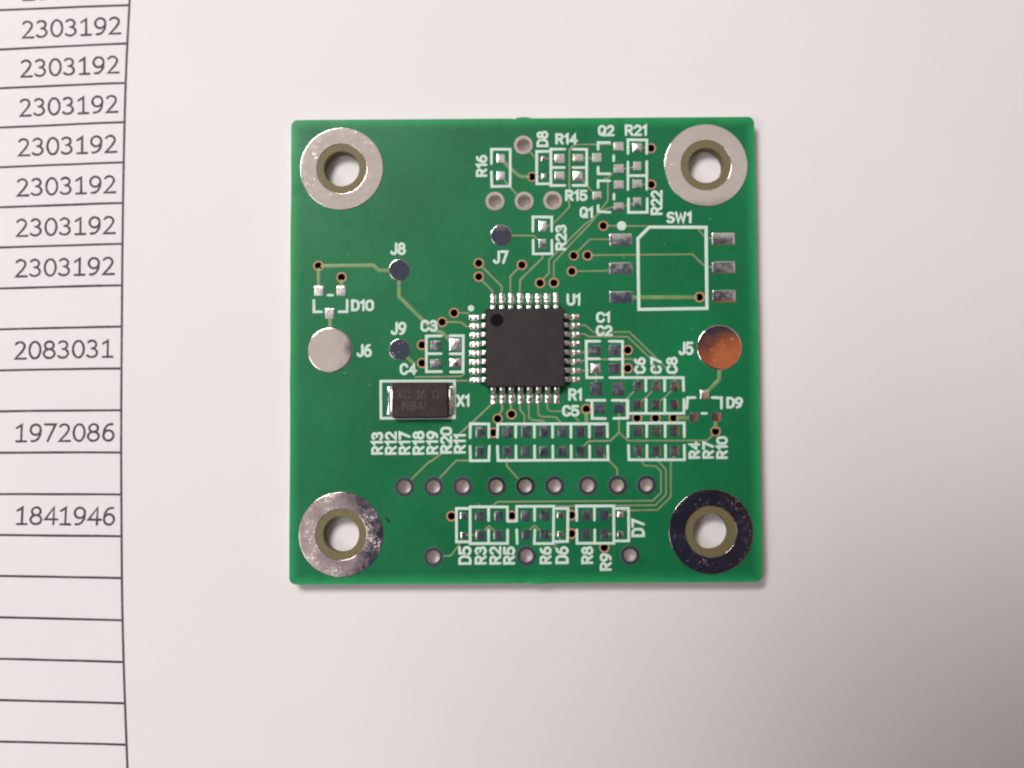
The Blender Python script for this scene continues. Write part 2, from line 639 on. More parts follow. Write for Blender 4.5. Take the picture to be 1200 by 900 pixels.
nums = [('2303192', 25.8, 143.8, 1.6, -4.6), ('2303192', 24.7, 142.5, 45.8, 40.4), ('2303192', 23.0, 140.4, 91.5, 86.2), ('2303192', 21.8, 139.0, 137.3, 132.3),
        ('2303192', 20.0, 137.7, 183.8, 179.2), ('2303192', 18.6, 136.6, 230.8, 226.6), ('2303192', 17.6, 135.8, 278.2, 274.4), ('2303192', 16.7, 134.8, 325.6, 322.4),
        ('2083031', 15.8, 133.6, 421.9, 419.4), ('1972086', 16.4, 134.4, 518.7, 517.8), ('1841946', 17.0, 134.9, 615.5, 616.3)]
for s, xa, xb, ya, yb in nums:
    o = PP(xa, ya)
    e = PP(xb, yb) - o
    ex = e.normalized()
    up = Vector((-ex.y, ex.x, 0)) + ex * (0.02)
    mk('printed_number', text_geo(s, o, ex, up, e.length, 22.8 * PX, 2.85 * PX, INK_H, PRINT, 0.775, 0.12), 'toner', sheet)

# ------------------------------------------------------------------ the circuit board
board = bpy.data.objects.new('circuit_board', None)
SC.collection.objects.link(board)
board.empty_display_size = 1
tag(board, 'square green circuit board with one black chip, lying on the printed paper sheet', 'circuit board')
ZT = BOARD_T

RINGS = [(400.3, 197.8, 'ring_tin', 'pale shiny ring, almost unmarked'), (827.2, 193.8, 'ring_tin', 'pale ring pitted along its lower rim'),
         (399.7, 626.3, 'worn_tin_plate', 'mottled ring with a pinkish tone'), (833.3, 623.0, 'dark_reflection_tin', 'dark glossy ring with a few scratches')]
HOLE_R, RIM_R, RING_R = 0.160, 0.2235, 0.3735
PTH = [(613.3, 170), (580, 235.8), (614.2, 235.8), (647.7, 235), (474.2, 570.6), (508.3, 570.3), (542.3, 570), (581.7, 569.7), (615.8, 569.5), (650, 569.2),
       (688.8, 569), (723.7, 568.7), (757.5, 568.3), (508, 652.5), (617, 651.2), (738.3, 650.5)]
VIAS = [(623.7, 207.2), (763, 173.8), (763.3, 216.3), (707.2, 264.7), (373.3, 311.7), (400.3, 325), (561.2, 308.5), (561.2, 324.3), (611.7, 310.5), (633, 331.7),
        (649.2, 331.5), (672.5, 299.5), (688.7, 299.3), (670.3, 318), (532.2, 366.8), (518.3, 377.5), (494.7, 404.3), (494.7, 425.5), (820, 348.3), (735.8, 410.3),
        (735.8, 431.7), (687.2, 479.5), (746.7, 490), (768.3, 490), (789.7, 489.8), (838.7, 505.5), (583.3, 490.8), (599.5, 485.5), (578.3, 507.2), (529.2, 605),
        (600, 604.5), (670, 603.7), (670, 625.5), (708.3, 641.7)]
PTH_R, VIA_R = 0.0545, 0.032


def substrate():
    cu = bpy.data.curves.new('outline', 'CURVE')
    cu.dimensions = '2D'
    cu.fill_mode = 'BOTH'
    cu.extrude = BOARD_T / 2

    def add(pts):
        s = cu.splines.new('POLY')
        s.points.add(len(pts) - 1)
        for q, p in zip(s.points, pts):
            q.co = (p[0], p[1], 0, 1)
        s.use_cyclic_u = True
    w, h, r = BW / 2, BH / 2, 0.058
    out = []
    for cx, cy, a0 in ((w - r, h - r, 0), (-w + r, h - r, 90), (-w + r, -h + r, 180), (w - r, -h + r, 270)):
        for k in range(7):
            a = math.radians(a0 + 15 * k)
            out.append((cx + r * math.cos(a), cy + r * math.sin(a)))
        if a0 == 0:      # break-off tab stub on the upper edge
            out += [(0.10, h), (0.06, h + .006), (0.035, h + .013), (-0.02, h + .012), (-0.055, h + .005), (-0.06, h - .004), (-0.12, h)]
        if a0 == 180:    # and the one on the lower edge
            out += [(-0.02, -h), (0.02, -h + .004), (0.08, -h - .007), (0.17, -h - .008), (0.23, -h)]
        if a0 == 90:     # routed edge is not quite straight
            out += [(-w + random.uniform(-.0025, .0025), h - r - (2 * h - 2 * r) * k / 14) for k in range(1, 14)]
        if a0 == 270:
            out += [(w + random.uniform(-.0025, .0025), -h + r + (2 * h - 2 * r) * k / 14) for k in range(1, 14)]
    add(out)

    def circ(c, r, n):
        add([(c.x + r * math.cos(-2 * math.pi * i / n), c.y + r * math.sin(-2 * math.pi * i / n)) for i in range(n)])
    for x, y, m, l in RINGS:
        circ(P(x, y), HOLE_R, 64)
    for x, y in PTH:
        circ(P(x, y), PTH_R + 0.004, 28)
    for x, y in VIAS:
        circ(P(x, y), VIA_R + 0.003, 16)
    ob = bpy.data.objects.new('outline', cu)
    SC.collection.objects.link(ob)
    dg = bpy.context.evaluated_depsgraph_get()
    me = bpy.data.meshes.new_from_object(ob.evaluated_get(dg))
    bpy.data.objects.remove(ob)
    bpy.data.curves.remove(cu)
    me.materials.clear()
    for m in ('solder_mask', 'routed_edge', 'bare_laminate'):
        me.materials.append(MATS[m])
    for v in me.vertices:
        v.co.z += BOARD_T / 2
    for p in me.polygons:
        if abs(p.normal.z) < 0.5:
            c = p.center
            p.material_index = 1 if (abs(c.x) > BW / 2 - 0.07 or abs(c.y) > BH / 2 - 0.07) else 2
        else:
            p.material_index = 0
    me.name = 'substrate'
    return link('substrate', me, board)


substrate()

# mounting rings: a tinned collar, then bare laminate round each screw hole
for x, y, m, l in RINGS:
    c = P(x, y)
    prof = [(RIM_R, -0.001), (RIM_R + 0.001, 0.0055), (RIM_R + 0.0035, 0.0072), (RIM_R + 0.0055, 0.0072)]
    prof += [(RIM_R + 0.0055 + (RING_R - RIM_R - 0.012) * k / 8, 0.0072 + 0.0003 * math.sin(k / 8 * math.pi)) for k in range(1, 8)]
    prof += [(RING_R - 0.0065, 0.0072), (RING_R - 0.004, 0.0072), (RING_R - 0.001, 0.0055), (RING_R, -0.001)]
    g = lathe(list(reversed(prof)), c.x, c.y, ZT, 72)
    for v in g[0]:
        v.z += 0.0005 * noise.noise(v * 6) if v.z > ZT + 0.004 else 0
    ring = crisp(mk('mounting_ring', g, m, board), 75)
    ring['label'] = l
    mk('bare_rim', lathe([(RIM_R + 0.003, 0.0014), (HOLE_R + 0.002, 0.0014), (HOLE_R - 0.0012, 0.0013), (HOLE_R - 0.0024, -0.002), (HOLE_R - 0.0024, -BOARD_T + 0.002)], c.x, c.y, ZT, 64), 'bare_laminate', ring)

# round test pads
for x, y, r, m, l, cr in ((386.8, 410.2, 26.8, 'tin_plate', 'large pale test pad lettered J6', 0.0002), (843.2, 407.0, 26.8, 'ring_tin', 'large orange test pad lettered J5', 0.0002),
                          (587.5, 275.8, 12.8, 'tin_plate', None, 0.0004), (468.0, 316.3, 12.8, 'tin_plate', None, 0.0009), (468.3, 409.7, 12.8, 'ring_tin', None, 0.0004)):
    c = P(x, y)
    o = crisp(mk('test_pad', disc(r * PX, 0.005, cr, c.x, c.y, ZT, 56, 9, 0.0003, x), m, board), 75)
    if l:
        o['label'] = l

# plated through holes
for x, y in PTH:
    c = P(x, y)
    R = 0.0875
    prof = [(R, -0.001), (R - 0.0015, 0.0050), (R - 0.0035, 0.0060), (PTH_R + 0.0035, 0.0060), (PTH_R + 0.001, 0.0045), (PTH_R, -0.003), (PTH_R, -0.08), (PTH_R - 0.002, -BOARD_T + 0.0015)]
    crisp(mk('plated_hole', lathe(prof, c.x, c.y, ZT, 32), 'tin_plate', board), 25)

# vias
for x, y in VIAS:
    c = P(x, y)
    R = 0.0475 + random.uniform(-0.001, 0.001)
    prof = [(R, -0.001), (R - 0.003, 0.0035), (R - 0.007, 0.0045), (VIA_R + 0.004, 0.0035), (VIA_R, -0.002)]
    v = mk('via', lathe(prof, c.x, c.y, ZT, 22), 'via_copper', board)
    mk('barrel', lathe([(VIA_R, -0.002), (VIA_R - 0.001, -0.11), (0.0004, -0.111)], c.x, c.y, ZT, 16), 'via_barrel', v)

# soldering lands: x, y, width, height, crown (in hundredths of a mm), lump of leftover solder
LANDS = [
    (587, 186.3, 10, 12, 2, 0), (587, 206.5, 10, 12, 2, 0), (636.5, 185.5, 6.5, 7.5, 3, 6), (637, 206.8, 6, 7.5, 3, 3),
    (655.8, 186, 12.5, 12, 3, 0), (655.8, 206.4, 12.5, 12, 3, 0), (677.5, 185.6, 13, 11, 3, 0), (677.3, 206.4, 12.5, 12.5, 3, 4),
    (699.5, 185, 11.5, 12, 1, 0), (699.7, 229.7, 11, 11.5, 2, 0), (725, 172, 12.5, 12, 2, 0), (725, 198, 12.5, 12, 2, 0), (725, 217, 12.5, 12, 2, 0), (725, 242.5, 12.5, 11, 2, 0),
    (746.7, 173, 12, 11.5, 3, 5), (746.7, 195, 10, 12, 2, 0), (746.7, 215.8, 12, 11.5, 2, 0), (746.7, 236.9, 10, 12, 2, 0),
    (636, 265.2, 10, 13, 3, 2), (635.8, 286.3, 9.5, 13, 2, 0),
    (727.5, 281, 28.3, 15.5, 2, 0), (727.5, 314.5, 28.5, 15, 2, 0), (728, 348.3, 29, 14.8, 2, 0), (847.8, 280, 28.5, 15.5, 2, 0), (848.2, 313.3, 28.5, 15, 2, 0), (848.6, 347.2, 28.5, 15.5, 2, 0),
    (373.7, 341.2, 11.5, 12, 1, 0), (400, 341.2, 11.5, 12, 1, 0), (386.7, 367.5, 11.5, 12.5, 1, 0),
    (510.8, 405, 13.5, 11.5, 3, 0), (510.8, 426.3, 14, 11.5, 3, 0), (533.3, 404, 14, 15, 2, 4), (533, 424.9, 14.5, 12, 3, 9),
    (697.7, 410.8, 14, 13, 2, 0), (720, 410.5, 14, 13, 2, 0), (698, 431.7, 12.5, 12.5, 3, 7), (720, 431.7, 14, 12.5, 2, 0),
    (698.8, 455.8, 15, 17, 1, 0), (724.5, 456, 15, 17, 1, 0), (702.5, 479.2, 14, 11.5, 2, 0), (725.5, 479, 13, 11.5, 1, 0),
    (747.2, 452.5, 10.5, 12.5, 2, 0), (768.4, 452.5, 10.5, 12.5, 2, 0), (790.5, 452.5, 10.5, 12.5, 2, 0), (747, 474.2, 10.5, 12.5, 2, 0), (768.4, 474, 10.5, 12.5, 2, 0), (790.2, 474, 10.5, 12.5, 2, 0),
    (825.5, 462.5, 11, 11.5, 3, 4), (812.8, 488.7, 11, 11, 2, 0), (839.2, 488.5, 12, 11, 2, 0),
    (747.5, 505.3, 11, 13, 2, 0), (768.7, 505.3, 11, 13, 2, 0), (790.5, 505, 11, 13, 2, 0), (747.5, 528.3, 10.5, 13, 2, 0), (768.9, 528.3, 10.5, 13, 2, 0), (790.5, 528.3, 10.5, 13, 2, 0),
    (562.8, 506.7, 11, 13, 3, 0), (594.2, 506.7, 12, 14, 3, 0), (616.2, 506.2, 11, 14, 3, 0), (637.8, 506.1, 11, 14, 3, 0), (658.9, 506, 11, 14, 3, 0), (680.2, 506, 11, 14, 3, 0), (701.7, 505.6, 12.5, 15, 2, 0),
    (562.6, 529.3, 10.5, 13, 3, 0), (594.6, 529.2, 10.5, 13, 3, 0), (615.9, 529.1, 10.5, 13, 3, 0), (637.3, 529, 10.5, 13, 3, 0), (658.8, 529, 10.5, 13, 3, 0), (680.5, 529, 11, 13, 2, 0), (702.3, 528.8, 10.5, 13, 2, 0),
    (543, 604.7, 8, 7.5, 3, 1), (562.5, 605, 11, 13, 3, 0), (584.5, 605, 10, 12.5, 3, 0), (615.8, 604.5, 11, 13, 3, 0), (638.2, 604, 11, 13, 3, 0), (656.7, 603.7, 8, 7.5, 3, 1), (687.2, 604, 11, 13, 2, 0), (708.3, 603.7, 11, 13, 2, 0), (727, 603, 7.5, 7, 3, 2),
    (543, 627, 6.5, 7, 3, 1), (562.5, 627, 10, 12.5, 3, 0), (583.8, 627, 10.5, 12.5, 3, 0), (616.6, 626.5, 10, 12, 3, 0), (638, 626.3, 10.5, 12, 3, 0), (656.7, 626, 7, 7, 3, 1), (687, 626, 10, 12.5, 2, 0), (708.5, 626, 10, 12.5, 2, 0), (727, 626, 7, 7, 3, 1)]
for i, (x, y, w, h, cr, lump) in enumerate(LANDS):
    c = P(x, y)
    _o = mk('solder_pad', pad_geo(c.x, c.y, w * PX, h * PX, cr * 0.001, i * 3.1 + 1, lump * 0.0016), 'solder' if lump > 1 else 'pad_tin', board)
    crisp(_o, 38)

# copper tracks under the lacquer: width, then the run
TRACKS = [
    (4.6, [(590, 189), (597, 196), (607, 205), (611, 207), (619, 207.3)]), (2.6, [(589, 209), (604, 226), (609, 231)]), (2.2, [(621, 178), (628, 185.6), (651, 186)]), (2.2, [(628, 207.2), (637, 207)]),
    (2.2, [(720, 169.4), (676, 169.5), (671.5, 171), (667.5, 175.5), (667.3, 243), (649.5, 261.5), (640, 266)]), (2.0, [(683, 185.5), (694, 185.2)]), (2.2, [(683, 211), (690, 220), (697, 227.5)]),
    (2.2, [(712.5, 213), (712.6, 235), (692, 262), (664, 291.5), (649.2, 307.5), (649.2, 327)]), (2.2, [(719, 242.5), (710, 245), (685.5, 263), (643.6, 304.5), (643.6, 320), (637, 327)]), (2.0, [(718, 203), (713, 208.5), (708, 211)]),
    (2.2, [(752, 173.2), (758.5, 173.6)]), (2.0, [(731, 198), (743, 196)]), (2.2, [(752, 216), (759, 216.2)]), (2.0, [(731, 242), (742, 238.5)]),
    (2.2, [(711.5, 264.8), (816, 265.4), (826, 278.5), (834, 279.4)]), (2.2, [(675.5, 296.5), (691.5, 280.6), (714, 280.6)]), (2.2, [(693, 299.2), (811.5, 298), (825.8, 312), (834, 313)]), (2.2, [(675, 318), (710, 317.6), (714, 316)]),
    (5.0, [(742, 348.6), (815, 348.4)]), (4.8, [(378, 311.8), (437.5, 310.8), (443.5, 316.8), (456, 317)]), (4.6, [(373.4, 316), (373.6, 336)]), (4.8, [(400.3, 330), (400.1, 337)]), (4.8, [(386.9, 373), (386.9, 384.5)]),
    (4.8, [(467.7, 328), (467.7, 347.5), (497, 376.5), (508, 387.5), (517.5, 389.3), (530, 401)]), (4.4, [(477, 418.5), (483, 424.5)]), (2.4, [(487, 442), (540.5, 441.4), (544, 437.8)]), (2.4, [(535, 446.4), (551, 446.2)]),
    (2.4, [(600, 276), (625.5, 276.3), (632.5, 283)]), (2.4, [(636.2, 296), (636, 302.5), (609.7, 328), (609.4, 345)]), (2.4, [(564.5, 312), (588, 335.5), (588, 346)]), (2.4, [(564.5, 328), (577, 341), (577.3, 346)]),
    (2.4, [(608, 314), (598.2, 323.8), (598.3, 346)]), (2.2, [(537, 366.8), (548.5, 366.9), (552, 370.5)]), (2.4, [(523, 377.5), (540, 377.6), (547, 383), (552, 382.6)]),
    (2.2, [(679, 381.2), (685.8, 381.2), (696, 389.4), (737.5, 389), (779, 429.5), (786, 437)]), (2.2, [(679, 391.6), (684.5, 391.4), (690, 394.6), (735.5, 394.6), (762, 419.8), (768, 430), (768.4, 447)]), (2.2, [(680, 423.7), (690, 421.4), (741, 420.8), (746.5, 426), (747, 447)]),
    (2.0, [(680, 413), (691, 412.4)]), (2.0, [(680, 434.5), (691, 434)]), (2.2, [(698.3, 437), (698.6, 449)]), (2.2, [(790.3, 436), (790.5, 447)]),
    (2.4, [(577, 473), (556, 493), (541, 506.5), (516, 532.8), (506.5, 540), (503, 541.4), (482.5, 561.5)]), (2.4, [(558, 539.8), (535, 539.8), (515.5, 560)]), (2.4, [(593.5, 535), (594, 546), (607, 560.5)]), (2.4, [(707, 533), (713.5, 539.5), (723.4, 549.5), (723.6, 558.5)]),
    (2.4, [(725.5, 484), (725.6, 507), (715.5, 516.8), (690, 517.2), (684, 523)]), (2.4, [(725.6, 507), (736, 516.6), (829, 516.4), (835.5, 509.5)]),
    (2.8, [(588, 472), (589, 479.5), (585.5, 486)]), (2.8, [(598.4, 472), (599.2, 480)]), (2.4, [(609.4, 472), (609.5, 480), (614.6, 486.3), (614.8, 500)]), (2.4, [(619.6, 472), (620, 489.5), (623.5, 492.3), (637, 493), (637.8, 500)]),
    (2.4, [(630.7, 472), (630.9, 485.5), (634, 488.3), (651, 488.6), (658.5, 496.5)]), (2.4, [(641.2, 472), (641.6, 479.5), (645.5, 482), (662, 482.2), (674, 488), (680, 497)]), (4.6, [(687.3, 484.5), (687.5, 494)]),
    (2.2, [(747.6, 534), (751.5, 540), (755, 545.4), (768.5, 546.4), (774.6, 552), (774.8, 577.5), (765, 587), (583, 588.2), (576.5, 594)]), (2.2, [(769, 534), (772, 541), (779.5, 548.8), (780.6, 552), (780.7, 579.5), (768.5, 592.2), (626, 593.6)]),
    (2.2, [(790.5, 534), (786.2, 541), (786.2, 582.3), (770.8, 597.7), (730, 598.4)]), (4.8, [(843.2, 433), (843.1, 444.6), (828.5, 459.8)]), (4.8, [(794.5, 490), (807.5, 489.6)]), (4.8, [(838.7, 493.5), (838.7, 500.8)]),
    (2.0, [(744, 457.5), (736.5, 465.5), (728, 472)]), (2.0, [(765.5, 457.5), (757.6, 465.5), (752, 470)]), (2.0, [(787.5, 457.5), (779.4, 465.5), (773, 470)]),
    (2.2, [(541.5, 630), (540, 636), (528.5, 651.4), (519, 651.8)]), (2.0, [(566, 623), (573, 616.4), (580, 622.5)]), (2.0, [(619.5, 622), (626.5, 615.8), (633.5, 622)]), (2.0, [(547, 627), (558, 627)]), (2.0, [(643, 626.2), (654, 626.1)]), (2.0, [(656.5, 629), (655.5, 634), (649, 641.5)]),
    (2.0, [(713, 603.7), (724, 603.2)]), (2.0, [(713, 626), (724, 626)])]
for i, (w, pts) in enumerate(TRACKS):
    q = []
    for (xa, ya), (xb, yb) in zip(pts, pts[1:]):
        q += [(xa, ya)]
    q.append(pts[-1])
    mk('copper_track', sweep([P(x, y, ZT) for x, y in q], w * PX, 0.0028, 0.02, random.uniform(-0.0002, 0.0003)), 'masked_copper' if w > 4 else 'masked_copper_tan', board)

# white component outlines
SILK_H = 0.0030
OUT = [
    [(576, 192), (576, 175), (598, 175), (598, 218.5), (576.3, 218.5), (576, 201.5)], [(645, 177.6), (629, 177.6), (629, 215.5), (645, 215.5)], [(662, 175), (645.6, 175), (645.6, 217.5), (662, 217.5)], [(646, 196.5), (661.5, 196.5)],
    [(671.5, 175), (687.6, 175), (687.6, 217.5), (671.5, 217.5)], [(671.5, 196.5), (687.5, 196.5)], [(701, 175), (701, 167.3), (714.5, 167.3)], [(701, 196), (701, 203.8), (714.8, 203.8)], [(719.3, 182.5), (719.3, 188.5)],
    [(701, 220), (701, 212), (714.5, 212)], [(701, 241), (701, 248), (715, 249)], [(719.6, 227.5), (719.6, 233.5)], [(736, 180), (736, 164), (758, 164), (758, 180)], [(736, 190), (736, 222.3)], [(758, 189.5), (758, 222)], [(736, 206), (758, 206)],
    [(736.5, 233), (736.5, 249), (758.5, 249), (758.5, 233)], [(624.6, 271), (624.6, 254.4), (646.6, 254.4), (646.6, 271)], [(624.8, 281.5), (625, 297.6), (647, 297.6), (646.8, 281.5)],
    [(368, 352), (368, 365.5), (377, 365.5)], [(397.5, 365.5), (407, 365.5), (407, 352)], [(384.5, 346), (390, 346)],
    [(517.5, 393.7), (499.7, 394), (499.7, 435.6), (517.5, 435.6)], [(500, 414.6), (517, 414.6)], [(527.5, 393.5), (543, 393.5), (542.7, 436), (528, 436)], [(527.5, 414.8), (542.5, 414.8)],
    [(703, 400), (687, 400), (687.6, 442.6), (706, 442.6)], [(687, 420.6), (702.5, 420.6)], [(714, 400), (729.6, 400), (729.8, 442)], [(714.5, 421), (729.5, 421)], [(714.5, 442.6), (800.6, 442.6), (801.2, 458)], [(757, 443), (757, 458)], [(779, 443), (779, 458)],
    [(736, 469), (736, 489.5)], [(801.6, 468), (801.6, 484.6), (738, 484.6)], [(757.3, 468), (757.3, 484)], [(779.2, 468), (779.2, 484)], [(687.5, 469.2), (709, 469.2)], [(693.6, 469.5), (694, 490.4), (709.5, 490.6)], [(717.5, 469.2), (735, 469.2), (735.3, 490.2), (719.5, 490.4)],
    [(736, 512), (736, 496), (801.8, 495.6), (802, 512)], [(758, 496), (758, 512)], [(779.6, 496), (779.6, 512)], [(736.6, 522), (737, 538.8), (802.3, 539), (802, 522)], [(758.2, 522), (758.2, 538.5)], [(780, 522), (780, 538.5)],
    [(551, 513), (551.4, 496.8), (573, 496.8), (573, 512.5)], [(583, 512.5), (583.4, 497), (711.6, 496.6), (712, 512)], [(551, 523), (551.3, 539.9), (573, 540), (573.6, 523)], [(583, 523), (583.6, 539.7), (712.8, 539), (712.2, 522.5)],
    [(845.5, 478.5), (845.5, 466.2), (834.5, 466)], [(804.8, 478.5), (805.8, 466.2), (814.5, 466)], [(822.5, 484.5), (828, 484.5)],
    [(549, 596), (535, 596), (535, 635), (549, 635)], [(594.8, 610), (594.6, 594), (551, 594), (551, 637), (595, 637), (595, 621)], [(572.7, 594.5), (572.7, 610)], [(572.7, 621), (572.7, 636.5)], [(595, 611), (605.5, 610.6)],
    [(605.6, 610), (605.6, 593.6), (649, 593.2), (648.6, 637), (626, 637), (627, 621)], [(626.6, 593.8), (626.6, 610)], [(605.6, 621), (606.2, 637)], [(650.5, 596), (665.6, 595.8), (665.2, 634.5), (650.5, 635)],
    [(676, 610), (675.7, 593.2), (719.2, 592.8), (719.6, 636.8), (676.2, 636.6), (676, 621)], [(696.7, 593.5), (696.7, 609.5)], [(697, 621), (697, 636)], [(721, 596), (736.6, 595.6), (737, 634), (721, 634)],
    [(446.3, 468), (446.3, 446.8), (532.6, 446.4), (532.6, 489.6), (446.5, 490.2), (446.3, 468)]]
for x in (604.5, 626.3, 647.7, 669.2, 690.8):
    OUT.append([(x, 497), (x, 512.5)])
    OUT.append([(x + 0.2, 522.5), (x + 0.4, 539)])
for i, pts in enumerate(OUT):
    mk('component_outline', sweep([P(x, y, ZT) for x, y in pts], 3.3 * PX, SILK_H, 0.05, 0.0012 + (i % 7) * 0.00012), 'silkscreen_ink', board)
mk('component_outline', sweep([P(x, y, ZT) for x, y in [(748, 315), (747.7, 279.6), (761, 266.2), (827.4, 266.4), (828.6, 361.6), (748.6, 362.6), (748, 315)]], 3.9 * PX, SILK_H, 0.04, 0.0013), 'silkscreen_ink', board)
for x, y, r in ((728.5, 264.7, 5.6), (552, 361.3, 3.8)):
    c = P(x, y)
    mk('silkscreen_dot', disc(r * PX, 0.0035, 0.001, c.x, c.y, ZT, 20, 4), 'silkscreen_ink', board)

# reference letters: text, centre, length, height, upright or turned a quarter
REFS = [
    ('R16', 564.5, 194.5, 27, 14, 1), ('D8', 635.8, 163, 20, 14.5, 1), ('R14', 664, 163, 27, 14, 0), ('Q2', 710.5, 153.2, 20, 14, 0), ('R21', 745.6, 152.8, 27.5, 14.2, 0), ('R15', 675.5, 229.2, 27, 14, 0), ('Q1', 687.5, 249, 17, 14, 0),
    ('R22', 769.5, 237.6, 30, 14.5, 1), ('SW1', 796, 255, 31, 14.5, 0), ('R23', 657.6, 278.5, 31, 14, 1), ('J7', 586.7, 301.5, 18.5, 16.5, 0), ('J8', 466.6, 291.6, 19, 15.5, 0), ('J9', 467.2, 385, 19, 16, 0), ('D10', 425, 358, 27.5, 14.2, 0),
    ('J6', 427, 411, 18.5, 16, 0), ('C3', 503, 382, 20.5, 14.5, 0), ('C4', 478.6, 432.6, 20.5, 14.5, 0), ('X1', 543, 469.6, 16.5, 15, 0), ('U1', 672.5, 351.2, 17.5, 15, 0), ('C1', 707.2, 372, 17.5, 13.5, 0), ('C2', 708.2, 387.6, 20, 13.5, 0),
    ('R1', 674.4, 462.6, 17, 15, 0), ('C5', 669, 481.6, 20.5, 14, 0), ('C6', 750, 428.4, 20, 14, 1), ('C7', 769, 428.4, 20, 14, 1), ('C8', 787.5, 428.2, 20.5, 14, 1), ('J5', 804, 408.5, 18, 16.5, 0), ('D9', 861, 472, 20, 14, 0),
    ('R4', 813.7, 527.6, 20.5, 14, 1), ('R7', 830, 527.6, 20.5, 14, 1), ('R10', 846.2, 524.6, 27, 14, 1), ('R13', 442.2, 519.6, 27, 14.5, 1), ('R12', 458.2, 519.4, 27.5, 14.5, 1), ('R17', 474.3, 519.4, 27.5, 14.5, 1), ('R18', 490.6, 519, 28.5, 14.5, 1),
    ('R19', 506.8, 518.8, 28, 14.5, 1), ('R20', 523, 516, 32, 14.5, 1), ('R11', 539, 519.8, 24, 14.5, 1), ('D5', 545, 651, 22, 16, 1), ('R3', 563.4, 651, 21.5, 14.5, 1), ('R2', 580.6, 651, 21.5, 14.5, 1), ('R5', 596.8, 651, 21.5, 14.5, 1),
    ('R6', 639.5, 650.8, 21, 14.5, 1), ('D6', 658.7, 650.6, 21, 16, 1), ('R8', 688.3, 650.6, 21, 14.5, 1), ('R9', 710, 658.6, 21, 14.5, 1), ('D7', 747.8, 618.8, 21.5, 16, 1)]
for s, x, y, ln, ht, q in REFS:
    c = P(x, y)
    e1 = (P(x + 5, y) - P(x - 5, y)).normalized()
    e2 = (P(x, y - 5) - P(x, y + 5)).normalized()
    ex, ey = (e2, -e1) if q else (e1, e2)
    L, H = ln * PX, ht * PX
    mk('reference_lettering', text_geo(s, c - ex * L / 2 - ey * H / 2 + Vector((0, 0, 0.0015)), ex, ey, L, H, 3.3 * PX, SILK_H), 'silkscreen_ink', board)

# ------------------------------------------------------------------ the chip: body, 32 gull-wing pins
chip = bpy.data.objects.new('microcontroller_chip', None)
SC.collection.objects.link(chip)
chip.parent = board
chip.empty_display_size = 0.3
cc = P(615.1, 407.1, ZT + 0.11)
chip.location = (cc.x, cc.y, ZT)
HB = 0.350
mk('body', rbox(-HB, HB, -HB, HB, 0.012, 0.112, 0.004, 0.022, 0.008), 'moulded_epoxy', chip, smooth=False)
mk('pin_one_dimple', disc(0.056, 0.0006, -0.0003, -0.2445, 0.2415, 0.1122, 36, 4), 'moulded_epoxy_dimple', chip)


def pin_geo(seed):
    rnd = random.Random(seed)
    w, th = 0.0225, 0.011
    path = [(-0.02, 0.066), (0.008, 0.066), (0.024, 0.0655), (0.036, 0.061), (0.044, 0.051), (0.050, 0.034), (0.055, 0.023), (0.063, 0.0175), (0.076, 0.0155), (0.100, 0.0145)]
    sec = [(-1, -1.0), (-1, 0.0), (-0.86, 0.20), (-0.4, 0.30), (0.4, 0.30), (0.86, 0.20), (1, 0.0), (1, -1.0)]
    V, F = [], []
    for i, (s, z) in enumerate(path):
        a = path[max(i - 1, 0)]
        b = path[min(i + 1, len(path) - 1)]
        t = Vector((b[0] - a[0], b[1] - a[1])).normalized()
        n = Vector((-t.y, t.x))
        for u, k in sec:
            V.append(Vector((u * w, s + n.x * k * th, z + n.y * k * th)))
    m = len(sec)
    for i in range(len(path) - 1):
        for c in range(m):
            d = (c + 1) % m
            F.append((i * m + c, i * m + d, (i + 1) * m + d, (i + 1) * m + c))
    F.append(tuple(reversed(range((len(path) - 1) * m, len(path) * m))))
    # solder wicked round the foot
    nu, nv = 8, 14
    K = len(V)
    tail = rnd.uniform(0.148, 0.158)
    for j in range(nv + 1):
        for i in range(nu + 1):
            u = math.sin((2 * i / nu - 1) * math.pi / 2)
            v = j / nv
            s = 0.047 + (tail - 0.047) * v
            prof = 0.013 + 0.008 * math.exp(-((v - 0.40) / 0.22) ** 2) - 0.005 * v + 0.004 * math.exp(-((v - 0.86) / 0.12) ** 2)
            z = prof * (1 - 0.55 * u * u) + 0.0035 * noise.noise(Vector((u * 1.3, v * 4.0, seed * 2.3)))
            e = max(abs(u), abs(2 * v - 1))
            if e > 0.999:
                z = -0.001
            V.append(Vector((u * 0.0295 * (1 - 0.10 * abs(2 * v - 1) ** 6), s, z)))
    for j in range(nv):
        for i in range(nu):
            a = K + j * (nu + 1) + i
            F.append((a, a + 1, a + nu + 2, a + nu + 1))
    return V, F


pin_meshes = []
for k in range(6):
    o = mk('pin', pin_geo(k + 1), 'solder', chip)
    pin_meshes.append(o.data)
    bpy.data.objects.remove(o)
for side in range(4):
    a = -math.pi / 2 * side
    for k in range(8):
        t = (k - 3.5) * 0.0800
        o = link('pin', pin_meshes[(k * 5 + side * 2 + k // 3) % 6], chip)
        ca, sa = math.cos(a), math.sin(a)
        lx, ly = t, HB - 0.004
        o.location = (lx * ca - ly * sa, lx * sa + ly * ca, 0.0)
        o.rotation_euler = (0, 0, a)

